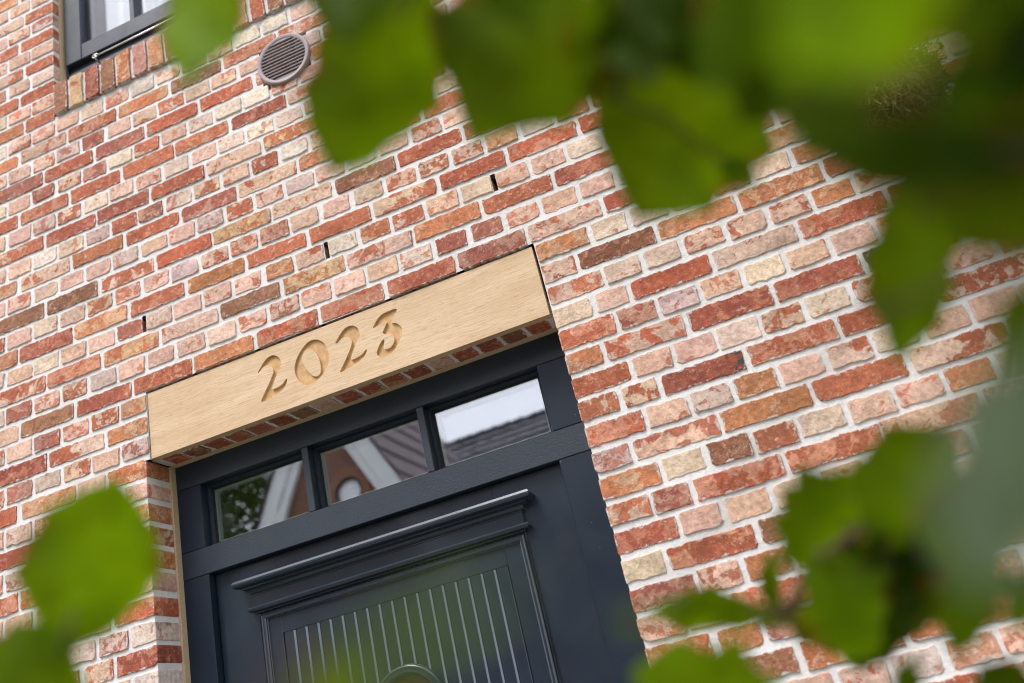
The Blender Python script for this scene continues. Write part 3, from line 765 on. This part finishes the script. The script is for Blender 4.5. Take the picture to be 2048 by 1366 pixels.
br.tube([(BC.x, .02, BC.z+.22), (BC.x, -.09, BC.z+.33), (BC.x, -.15, BC.z+.418)], .005, 8)
br.build('bracket', M_GASKET, bk)
for k in range(3):
    a = 2*math.pi*k/3+.4
    MB().tube([(BC.x, BC.y, BC.z+.418), (BC.x+.128*math.cos(a), BC.y+.128*math.sin(a), BC.z+.008)], .0012, 6).build('chain', M_GASKET, bk)

# ------------------------------------------------------------------ garden plants close in front of the camera
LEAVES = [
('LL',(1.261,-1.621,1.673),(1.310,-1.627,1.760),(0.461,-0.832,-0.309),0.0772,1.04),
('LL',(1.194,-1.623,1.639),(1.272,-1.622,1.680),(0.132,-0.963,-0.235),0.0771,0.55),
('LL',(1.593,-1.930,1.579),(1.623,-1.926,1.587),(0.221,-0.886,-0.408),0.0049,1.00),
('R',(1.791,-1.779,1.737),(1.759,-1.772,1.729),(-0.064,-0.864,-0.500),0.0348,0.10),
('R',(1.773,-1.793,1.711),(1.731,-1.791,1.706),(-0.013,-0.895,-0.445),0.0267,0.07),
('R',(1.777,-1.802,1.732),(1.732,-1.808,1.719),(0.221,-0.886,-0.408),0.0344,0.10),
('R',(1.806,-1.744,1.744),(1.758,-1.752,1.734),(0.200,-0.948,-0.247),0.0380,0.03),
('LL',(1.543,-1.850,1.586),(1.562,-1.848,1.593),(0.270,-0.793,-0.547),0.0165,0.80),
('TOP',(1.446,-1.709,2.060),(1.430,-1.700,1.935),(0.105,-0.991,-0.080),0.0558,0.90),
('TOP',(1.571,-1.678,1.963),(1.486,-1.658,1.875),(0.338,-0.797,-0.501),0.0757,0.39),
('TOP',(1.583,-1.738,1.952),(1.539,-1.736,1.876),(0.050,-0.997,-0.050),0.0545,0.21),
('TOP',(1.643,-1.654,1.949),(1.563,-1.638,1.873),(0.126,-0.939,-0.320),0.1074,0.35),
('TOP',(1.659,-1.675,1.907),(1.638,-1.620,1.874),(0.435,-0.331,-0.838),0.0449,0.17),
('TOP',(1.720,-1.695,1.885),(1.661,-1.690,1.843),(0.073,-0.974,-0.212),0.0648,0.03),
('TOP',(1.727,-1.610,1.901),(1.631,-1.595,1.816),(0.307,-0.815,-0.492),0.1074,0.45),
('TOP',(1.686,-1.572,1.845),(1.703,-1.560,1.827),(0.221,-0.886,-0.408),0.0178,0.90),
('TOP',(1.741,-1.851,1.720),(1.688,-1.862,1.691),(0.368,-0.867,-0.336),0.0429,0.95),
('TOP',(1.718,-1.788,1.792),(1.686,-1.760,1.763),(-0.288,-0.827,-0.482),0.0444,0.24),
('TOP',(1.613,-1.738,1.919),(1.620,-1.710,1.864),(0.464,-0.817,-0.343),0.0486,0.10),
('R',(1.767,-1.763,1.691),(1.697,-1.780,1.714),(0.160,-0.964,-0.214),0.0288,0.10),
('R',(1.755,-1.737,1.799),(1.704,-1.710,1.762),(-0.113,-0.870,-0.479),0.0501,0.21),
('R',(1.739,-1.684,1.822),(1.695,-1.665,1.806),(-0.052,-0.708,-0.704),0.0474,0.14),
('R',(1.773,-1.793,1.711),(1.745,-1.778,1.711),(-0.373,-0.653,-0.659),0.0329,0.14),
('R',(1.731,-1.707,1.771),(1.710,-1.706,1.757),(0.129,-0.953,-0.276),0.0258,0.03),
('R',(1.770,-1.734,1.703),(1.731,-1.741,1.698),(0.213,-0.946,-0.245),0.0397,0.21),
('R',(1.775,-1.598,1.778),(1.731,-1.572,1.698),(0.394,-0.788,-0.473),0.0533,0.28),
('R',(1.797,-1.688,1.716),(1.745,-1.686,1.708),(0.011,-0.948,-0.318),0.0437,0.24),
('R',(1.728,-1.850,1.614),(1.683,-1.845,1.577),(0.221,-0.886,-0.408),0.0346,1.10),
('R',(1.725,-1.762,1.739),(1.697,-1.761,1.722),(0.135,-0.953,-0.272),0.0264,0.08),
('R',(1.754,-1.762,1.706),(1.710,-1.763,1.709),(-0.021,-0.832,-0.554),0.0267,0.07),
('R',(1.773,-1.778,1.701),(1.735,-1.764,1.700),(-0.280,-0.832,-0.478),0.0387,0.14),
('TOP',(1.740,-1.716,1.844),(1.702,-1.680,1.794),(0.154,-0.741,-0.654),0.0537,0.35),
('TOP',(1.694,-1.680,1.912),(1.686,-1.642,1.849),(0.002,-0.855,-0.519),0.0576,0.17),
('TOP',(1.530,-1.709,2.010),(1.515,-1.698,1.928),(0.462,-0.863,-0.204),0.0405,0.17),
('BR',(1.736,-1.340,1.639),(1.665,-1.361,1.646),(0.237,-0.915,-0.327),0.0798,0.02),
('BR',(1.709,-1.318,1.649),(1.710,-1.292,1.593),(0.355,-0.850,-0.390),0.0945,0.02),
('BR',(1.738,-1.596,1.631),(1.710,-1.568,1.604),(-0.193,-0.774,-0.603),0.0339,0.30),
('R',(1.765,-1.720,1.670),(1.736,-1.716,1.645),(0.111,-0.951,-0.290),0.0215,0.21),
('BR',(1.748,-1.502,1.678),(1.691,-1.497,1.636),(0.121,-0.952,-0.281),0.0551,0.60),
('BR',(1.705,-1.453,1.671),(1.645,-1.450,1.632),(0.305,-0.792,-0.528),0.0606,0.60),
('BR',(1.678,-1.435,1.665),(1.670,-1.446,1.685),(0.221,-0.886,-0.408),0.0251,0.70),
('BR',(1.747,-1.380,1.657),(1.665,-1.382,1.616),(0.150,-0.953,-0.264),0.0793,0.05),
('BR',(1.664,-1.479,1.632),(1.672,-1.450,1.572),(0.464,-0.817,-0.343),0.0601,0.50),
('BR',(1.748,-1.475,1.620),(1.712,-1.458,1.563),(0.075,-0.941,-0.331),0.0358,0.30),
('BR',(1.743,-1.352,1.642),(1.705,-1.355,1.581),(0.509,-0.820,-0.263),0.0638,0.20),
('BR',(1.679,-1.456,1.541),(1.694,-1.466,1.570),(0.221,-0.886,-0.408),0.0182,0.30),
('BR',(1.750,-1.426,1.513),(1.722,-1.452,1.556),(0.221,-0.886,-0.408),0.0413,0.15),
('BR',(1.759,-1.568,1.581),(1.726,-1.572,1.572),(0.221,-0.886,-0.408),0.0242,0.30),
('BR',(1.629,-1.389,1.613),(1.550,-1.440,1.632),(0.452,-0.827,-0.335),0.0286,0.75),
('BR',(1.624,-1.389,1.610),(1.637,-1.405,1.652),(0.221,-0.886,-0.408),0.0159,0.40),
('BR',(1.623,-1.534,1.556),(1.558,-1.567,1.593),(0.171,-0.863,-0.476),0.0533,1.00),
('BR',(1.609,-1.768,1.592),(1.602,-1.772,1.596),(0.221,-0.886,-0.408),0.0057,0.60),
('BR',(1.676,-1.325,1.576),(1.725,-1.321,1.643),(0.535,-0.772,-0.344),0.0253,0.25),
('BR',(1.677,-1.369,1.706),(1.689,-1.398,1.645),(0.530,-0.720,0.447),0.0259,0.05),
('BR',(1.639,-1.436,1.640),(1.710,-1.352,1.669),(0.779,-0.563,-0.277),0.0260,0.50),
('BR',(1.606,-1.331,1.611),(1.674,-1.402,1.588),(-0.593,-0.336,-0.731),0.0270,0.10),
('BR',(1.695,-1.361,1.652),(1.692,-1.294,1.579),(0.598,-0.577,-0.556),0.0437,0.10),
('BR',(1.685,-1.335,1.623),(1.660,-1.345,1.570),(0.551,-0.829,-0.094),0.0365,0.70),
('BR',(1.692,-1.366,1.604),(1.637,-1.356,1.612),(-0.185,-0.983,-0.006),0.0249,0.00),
('BR',(1.705,-1.385,1.625),(1.659,-1.355,1.660),(-0.639,-0.743,-0.198),0.0330,0.70),
('BR',(1.739,-1.301,1.613),(1.758,-1.399,1.674),(-0.057,-0.540,-0.840),0.0312,0.50),
('BR',(1.672,-1.391,1.597),(1.701,-1.389,1.646),(0.260,-0.958,-0.120),0.0418,0.05),
('BR',(1.722,-1.357,1.617),(1.661,-1.378,1.568),(0.349,-0.937,-0.023),0.0293,0.05),
('BR',(1.722,-1.343,1.634),(1.677,-1.410,1.583),(0.881,-0.314,-0.355),0.0347,0.25),
('BR',(1.728,-1.425,1.660),(1.715,-1.301,1.610),(0.349,-0.324,-0.879),0.0365,0.25),
('BR',(1.669,-1.311,1.583),(1.632,-1.392,1.610),(0.297,-0.413,-0.861),0.0275,0.10),
('BR',(1.780,-1.317,1.645),(1.698,-1.321,1.642),(0.055,-0.963,-0.264),0.0348,0.25),
('BR',(1.715,-1.425,1.644),(1.645,-1.361,1.659),(-0.663,-0.640,-0.387),0.0338,0.05),
('TOP',(1.691,-1.657,1.909),(1.717,-1.623,1.877),(0.192,-0.739,-0.646),0.0442,0.10),
('TOP',(1.703,-1.708,1.852),(1.709,-1.660,1.823),(-0.075,-0.524,-0.849),0.0459,0.10),
('TOP',(1.711,-1.657,1.916),(1.672,-1.699,1.833),(0.376,-0.884,0.278),0.0390,0.10),
('TOP',(1.708,-1.655,1.897),(1.713,-1.618,1.851),(-0.072,-0.773,-0.630),0.0435,0.03),
('TOP',(1.728,-1.667,1.863),(1.684,-1.706,1.799),(0.735,-0.671,-0.100),0.0466,0.21),
('TOP',(1.669,-1.649,1.931),(1.665,-1.673,1.838),(0.203,-0.950,0.239),0.0547,0.10),
('TOP',(1.719,-1.714,1.835),(1.705,-1.670,1.827),(-0.271,-0.248,-0.930),0.0425,0.03),
]
def bez(pts, n=6):
    out = []; P = [Vector(p) for p in pts]; m = len(P)
    for i in range(m-1):
        p0, p1, p2, p3 = P[max(i-1, 0)], P[i], P[i+1], P[min(i+2, m-1)]
        for k in range(n):
            t = k/n; out.append(.5*((2*p1)+(p2-p0)*t+(2*p0-5*p1+4*p2-p3)*t*t+(3*p1-p0-3*p2+p3)*t**3))
    return out+[P[-1]]
def leaf_mesh(B, T, N, W, tint, r, rag=.085):
    ax = T-B; L = ax.length; ax.normalize(); N = (N-ax*N.dot(ax)).normalized(); S = ax.cross(N)
    rows, cols = 22, 8; vs = []; luv = []
    k1, k2 = r.uniform(-.10, .16), r.uniform(.05, .16); w1 = r.uniform(0, 6.28); skew = r.uniform(-.08, .08)
    nl = r.randint(2, 4); pw = r.uniform(.78, 1.0); qw = r.uniform(.70, 1.0)
    for i in range(rows+1):
        t = i/rows
        env = math.sin(math.pi*t**pw)**qw if 0 < t < 1 else 0.0
        for j in range(cols+1):
            a = -1+2*j/cols
            lob = 1+rag*math.sin(t*math.pi*2*nl+w1+2.4*(a > 0))+.045*math.sin(t*math.pi*2*nl*2.7+w1*2)
            hw = W/2*env*lob*(1+skew*a)
            wav = .05*W*math.sin(t*14+w1+a*2)*abs(a)
            p = B+ax*(L*t)+S*(a*hw)+N*(-k1*L*math.sin(math.pi*t)-k2*W*(abs(a)**1.4)*env+wav)
            vs.append(p-B); luv.append((a*min(1, env*1.2), t, tint))
    fs = [(i*(cols+1)+j, i*(cols+1)+j+1, (i+1)*(cols+1)+j+1, (i+1)*(cols+1)+j) for i in range(rows) for j in range(cols)]
    me = bpy.data.meshes.new('leaf'); me.from_pydata([tuple(v) for v in vs], [], fs)
    at = me.attributes.new('luv', 'FLOAT_VECTOR', 'POINT'); at.data.foreach_set('vector', [c for q in luv for c in q])
    me.polygons.foreach_set('use_smooth', [True]*len(fs)); me.materials.append(M_PALE if tint > 1.05 else M_LEAF); me.update(); return me
def plant(name, label, base, stems, groups, extra_seed):
    t = thing(name, label, 'shrub', base)
    allp = []
    for pts, r0, r1 in stems:
        q = bez(pts); n = len(q); rr = [r0+(r1-r0)*i/(n-1) for i in range(n)]
        MB().tube(q, rr, 8).build('stem', M_BARK, t); allp += q
    r = random.Random(extra_seed)
    for g, B, T, N, W, tint in LEAVES:
        if g not in groups: continue
        B, T, N = Vector(B), Vector(T), Vector(N)
        lf = link('leaf', leaf_mesh(B, T, N, W, tint, r, .15 if g == 'BR' else .05 if g == 'LL' else .085), t, B)
        c = min(allp, key=lambda p: (p-B).length)
        if (c-B).length > .002:
            mid = (c+B)/2+Vector((0, 0, .15*(c-B).length))
            d = (T-B).normalized()
            st = MB().tube([c-B, mid-B, (0, 0, 0), d*(T-B).length*.25], .0011, 6)
            link('leaf_stalk', st.mesh('leaf_stalk', M_BARK), lf, B)
    return t
lt = plant('leafy_tree', 'broad-leaved green tree whose twigs hang before the brick wall beside the door', (2.55, -1.45, 0),
      [([(2.55, -1.45, -.05), (2.53, -1.47, .8), (2.48, -1.50, 1.6), (2.45, -1.52, 2.3), (2.5, -1.5, 3.0)], .035, .012),
       ([(2.47, -1.51, 1.95), (2.2, -1.53, 2.0), (1.925, -1.585, 1.965), (1.809, -1.650, 1.915), (1.733, -1.673, 1.925), (1.658, -1.677, 1.965), (1.581, -1.721, 1.992), (1.461, -1.714, 2.083)], .012, .0022),
       ([(1.658, -1.677, 1.965), (1.668, -1.655, 1.925), (1.655, -1.640, 1.895), (1.645, -1.622, 1.872)], .0035, .0020),
       ([(2.48, -1.5, 1.65), (2.1, -1.60, 1.80), (1.874, -1.651, 1.823), (1.799, -1.712, 1.720), (1.783, -1.691, 1.690)], .010, .002),
       ([(2.50, -1.48, 1.3), (2.1, -1.46, 1.60), (1.837, -1.464, 1.648), (1.775, -1.461, 1.652), (1.735, -1.438, 1.655), (1.663, -1.446, 1.633), (1.628, -1.400, 1.610)], .010, .0016),
       ([(2.52, -1.46, 1.0), (2.1, -1.42, 1.42), (1.778, -1.406, 1.485), (1.670, -1.453, 1.529), (1.621, -1.521, 1.551)], .009, .0018)],
      ('TOP', 'R', 'BR'), 11)
cw = MB(); r = random.Random(31)
for k in range(150):       # unseen rest of the tree's crown, added above the camera to block sky
    d = Vector((r.gauss(0, 1), r.gauss(0, 1), r.gauss(0, .8))); d.normalize(); c = Vector((3.5, -2.9, 4.3))+d*r.uniform(.5, 1.9)
    for i in range(60):
        p = c+Vector((r.gauss(0, .22), r.gauss(0, .22), r.gauss(0, .18)))
        t = Vector((r.gauss(0, 1), r.gauss(0, 1), r.gauss(-.4, 1))).normalized(); s_ = t.orthogonal().normalized()*.038; L = r.uniform(.07, .11)
        cw.add([p, p+t*L*.5+s_, p+t*L, p+t*L*.5-s_], [(0, 1, 2, 3)])
c_ = cw.build('crown', M_GREEN, lt); c_['kind'] = 'stuff'
for k in range(6):
    a = k*1.05; MB().tube(bez([(2.5, -1.5, 2.5+k*.08), (2.9+.3*math.cos(a), -2.1+.3*math.sin(a), 3.3), (3.5+1.1*math.cos(a), -2.9+1.1*math.sin(a), 4.2+.3*math.sin(a*2))]), [.02-.0013*i for i in range(13)], 7).build('limb', M_BARK, lt)
plant('leafy_shrub', 'low green shrub with broad leaves in front of the house, left of the door', (1.02, -1.50, 0),
      [([(1.02, -1.50, -.05), (1.04, -1.52, .7), (1.08, -1.53, 1.3), (1.113, -1.540, 1.537), (1.187, -1.582, 1.621), (1.228, -1.578, 1.684)], .014, .0018),
       ([(1.02, -1.50, -.04), (1.15, -1.58, .7), (1.30, -1.68, 1.25), (1.409, -1.741, 1.500), (1.522, -1.849, 1.568), (1.574, -1.907, 1.580)], .012, .0016)],
      ('LL',), 12)

# ------------------------------------------------------------------ across the garden: the houses and tree that the panes mirror
nh = thing('gabled_house', 'brick house with steep white bargeboards and round gable window mirrored in the transom panes', 'house', (-4.83, -12, 0))
GY = -10.0; AX, AZ, SLP = -4.83, 7.95, 1.92
bw_ = 3.2; ez = AZ-SLP*1.75
m = MB()
wx0, wx1 = AX-1.70, AX+1.70; wz = AZ-SLP*1.70
hc = (-4.53, 5.80); hr = .235
ring = [(hc[0]+hr*math.cos(a), GY, hc[1]+hr*math.sin(a)) for a in [2*math.pi*k/32 for k in range(32)]]
outer = []
for k in range(32):      # gable wall with a round hole: quads from the hole to the outline
    a = 2*math.pi*k/32; dx, dz = math.cos(a), math.sin(a); t = 99
    for (nx, nz, d) in ((SLP, 1, SLP*AX+AZ), (-SLP, 1, -SLP*AX+AZ), (0, -1, -2.0)):
        den = nx*dx+nz*dz
        if den > 1e-6: t = min(t, (d-(nx*hc[0]+nz*hc[1]))/den)
    if dx > 0: t = min(t, (wx1-hc[0])/dx)
    if dx < 0: t = min(t, (wx0-hc[0])/dx)
    outer.append((hc[0]+dx*t, GY, hc[1]+dz*t))
m.add(ring+outer, [(k, (k+1) % 32, 32+(k+1) % 32, 32+k) for k in range(32)])
m.add([(AX-.3, GY, AZ-SLP*.3-.02), (AX+.3, GY, AZ-SLP*.3-.02), (AX, GY, AZ-.02)], [(0, 1, 2)])
m.box(wx0, wx1, GY-4.7, GY-.3, 0, wz); m.box(wx0, wx1, GY-.3, GY-.001, 0, 2.6)
m.build('wall', M_FBRICK, nh)
rw = link('round_window', None, nh, (hc[0], GY, hc[1]))
for k in range(26):
    a = 2*math.pi*(k+.5)/26; b = MB(); d = .040
    pts = []
    for y in (GY+.02, GY-.05):
        for rr_, w in ((hr+.01, .026), (hr+.01, -.026), (hr+.15, -.036), (hr+.15, .036)):
            pts.append((hc[0]+rr_*math.cos(a)-w*math.sin(a), y, hc[1]+rr_*math.sin(a)+w*math.cos(a)))
    b.add(pts, [(0, 1, 2, 3), (7, 6, 5, 4), (0, 4, 5, 1), (1, 5, 6, 2), (2, 6, 7, 3), (3, 7, 4, 0)])
    b.build('arch_brick', M_ARCH, rw)
MB().lathe([(hr, .02), (hr-.03, .02), (hr-.03, -.05), (hr, -.05)], (hc[0], GY, hc[1]), 'y', 32).build('window_ring', M_GASKET, rw)
MB().lathe([(0, -.03), (hr-.028, -.03)], (hc[0], GY, hc[1]), 'y', 32).build('window_pane', M_SKYPANE, rw)
for sgn in (-1, 1):      # white bargeboards with a shadow step
    for w0, w1, yy in ((.0, .26, .16), (.26, .42, .11)):
        q = []
        for y in (GY+yy, GY+.02):
            for (f_, w) in ((0, w0), (1, w0), (1, w1), (0, w1)):
                x = AX+sgn*(.02+f_*2.05); z = AZ+.10-SLP*(f_*2.05)-w*2.0
                q.append((x, y, z))
        b = MB().add(q, [(0, 1, 2, 3), (7, 6, 5, 4), (0, 4, 5, 1), (1, 5, 6, 2), (2, 6, 7, 3), (3, 7, 4, 0)])
        b.build('bargeboard', M_WHITE, nh)
    bx = AX+sgn*1.02
    MB().box(bx-.16, bx+.16, GY+.02, GY+.14, 5.62, 5.84, .02).build('white_bracket', M_WHITE, nh)
for sgn in (-1, 1):      # ribbed tile roof slopes
    m = MB(); n = 150; rows = 9
    for j in range(rows):
        t0, t1 = j/rows*2.15, (j+1)/rows*2.15+.03
        vs = []
        for tt, lift in ((t0, .0), (t1, .05)):
            for i in range(n+1):
                y = GY+.22-i*(5.0/n)
                up = .035*abs(math.sin(i*math.pi/4))+.03+lift
                vs.append((AX+sgn*(tt+up*.6), y, AZ+.10-SLP*tt+up*.5+.05))
        m.add(vs, [(i, i+1, n+2+i, n+1+i) for i in range(n)])
    m.build('roof', M_TILE, nh)
MB().tube([(AX, GY+.24, AZ+.16), (AX, GY-4.8, AZ+.16)], .09, 10).build('ridge_tiles', M_TILE, nh)
n2 = thing('dark_roofed_house', 'house with long dark tiled roof mirrored in the transom pane next to the right jamb', 'house', (-1, -23, 0))
m = MB(); RY, RZ = -20.0, 9.52
for j in range(16):
    s0, s1 = j*.36, (j+1)*.36+.05
    n = 70; vs = []
    for s_, up in ((s0, .0), (s1, .06)):
        for i in range(n+1):
            x = -9+i*(15/n); vs.append((x, RY+s_*.74+up*.6, RZ-s_*.67+up+.03*abs(math.sin(i*math.pi/2))+rnd.uniform(-.012, .012)))
    m.add(vs, [(i, i+1, n+2+i, n+1+i) for i in range(n)])
m.build('roof', M_SLATE, n2)
for i in range(40):
    MB().tube([(-9+i*.375, RY, RZ+.03+rnd.uniform(-.015, .02)), (-9+i*.375+.36, RY, RZ+.07)], .10, 8).build('ridge_tile', M_SLATE, n2)
MB().box(-8.6, 5.6, -26, -16.2, 0, 5.9).build('wall', M_FBRICK, n2)
MB().add([(-9, RY-.02, RZ-.02), (6, RY-.02, RZ-.02), (6, -26.3, 5.7), (-9, -26.3, 5.7)], [(0, 1, 2, 3)]).build('rear_roof', M_SLATE, n2)
for s_ in (-8.6, 5.6): MB().add([(s_, -26, 5.9), (s_, -16.2, 5.9), (s_, RY, RZ-.05)], [(0, 1, 2)]).build('gable_wall', M_FBRICK, n2)
for x in (-7, -4, -1, 2):
    f = MB().box(x, x+1.3, -16.2, -16.13, 2.6, 4.4, .02).build('window', M_WHITE, n2)
    MB().box(x+.1, x+1.2, -16.128, -16.12, 2.7, 4.3).build('pane', M_GLASS, f)
tr = thing('garden_tree', 'loose leafy green tree mirrored in the transom pane next to the left jamb', 'tree', (-8.4, -11, 0))
MB().tube(bez([(-8.4, -11, -.1), (-8.35, -11, 1.6), (-8.45, -11, 3.2), (-8.3, -10.9, 5.0), (-8.3, -11, 6.6)]), [.2-.006*i for i in range(25)], 10).build('trunk', M_BARK, tr)
for k in range(7):
    a = k*2.4; MB().tube(bez([(-8.4, -11, 2.6+k*.5), (-8.4+.7*math.cos(a), -11+.7*math.sin(a), 3.5+k*.5), (-8.4+1.6*math.cos(a), -11+1.6*math.sin(a), 4.3+k*.5)]), [.05-.0033*i for i in range(13)], 7).build('limb', M_BARK, tr)
cr = MB(); r = random.Random(4)
for k in range(560):
    a = r.uniform(0, 6.28); rad = r.uniform(.3, 2.2); zc = r.uniform(3.0, 8.2); rad *= 1-.35*abs(zc-5.2)/3
    c = Vector((-8.3+rad*math.cos(a), -11+rad*math.sin(a), zc)); R_ = r.uniform(.22, .5)
    for i in range(90):
        p = c+Vector((r.gauss(0, 1), r.gauss(0, 1), r.gauss(0, .8)))*R_*.6
        t = Vector((r.gauss(0, 1), r.gauss(0, 1), r.gauss(-.2, 1))).normalized(); s_ = t.orthogonal().normalized()*.028; L = r.uniform(.07, .13)
        cr.add([p, p+t*L*.5+s_, p+t*L, p+t*L*.5-s_], [(0, 1, 2, 3)])
c_ = cr.build('crown', M_GREEN, tr); c_['kind'] = 'stuff'
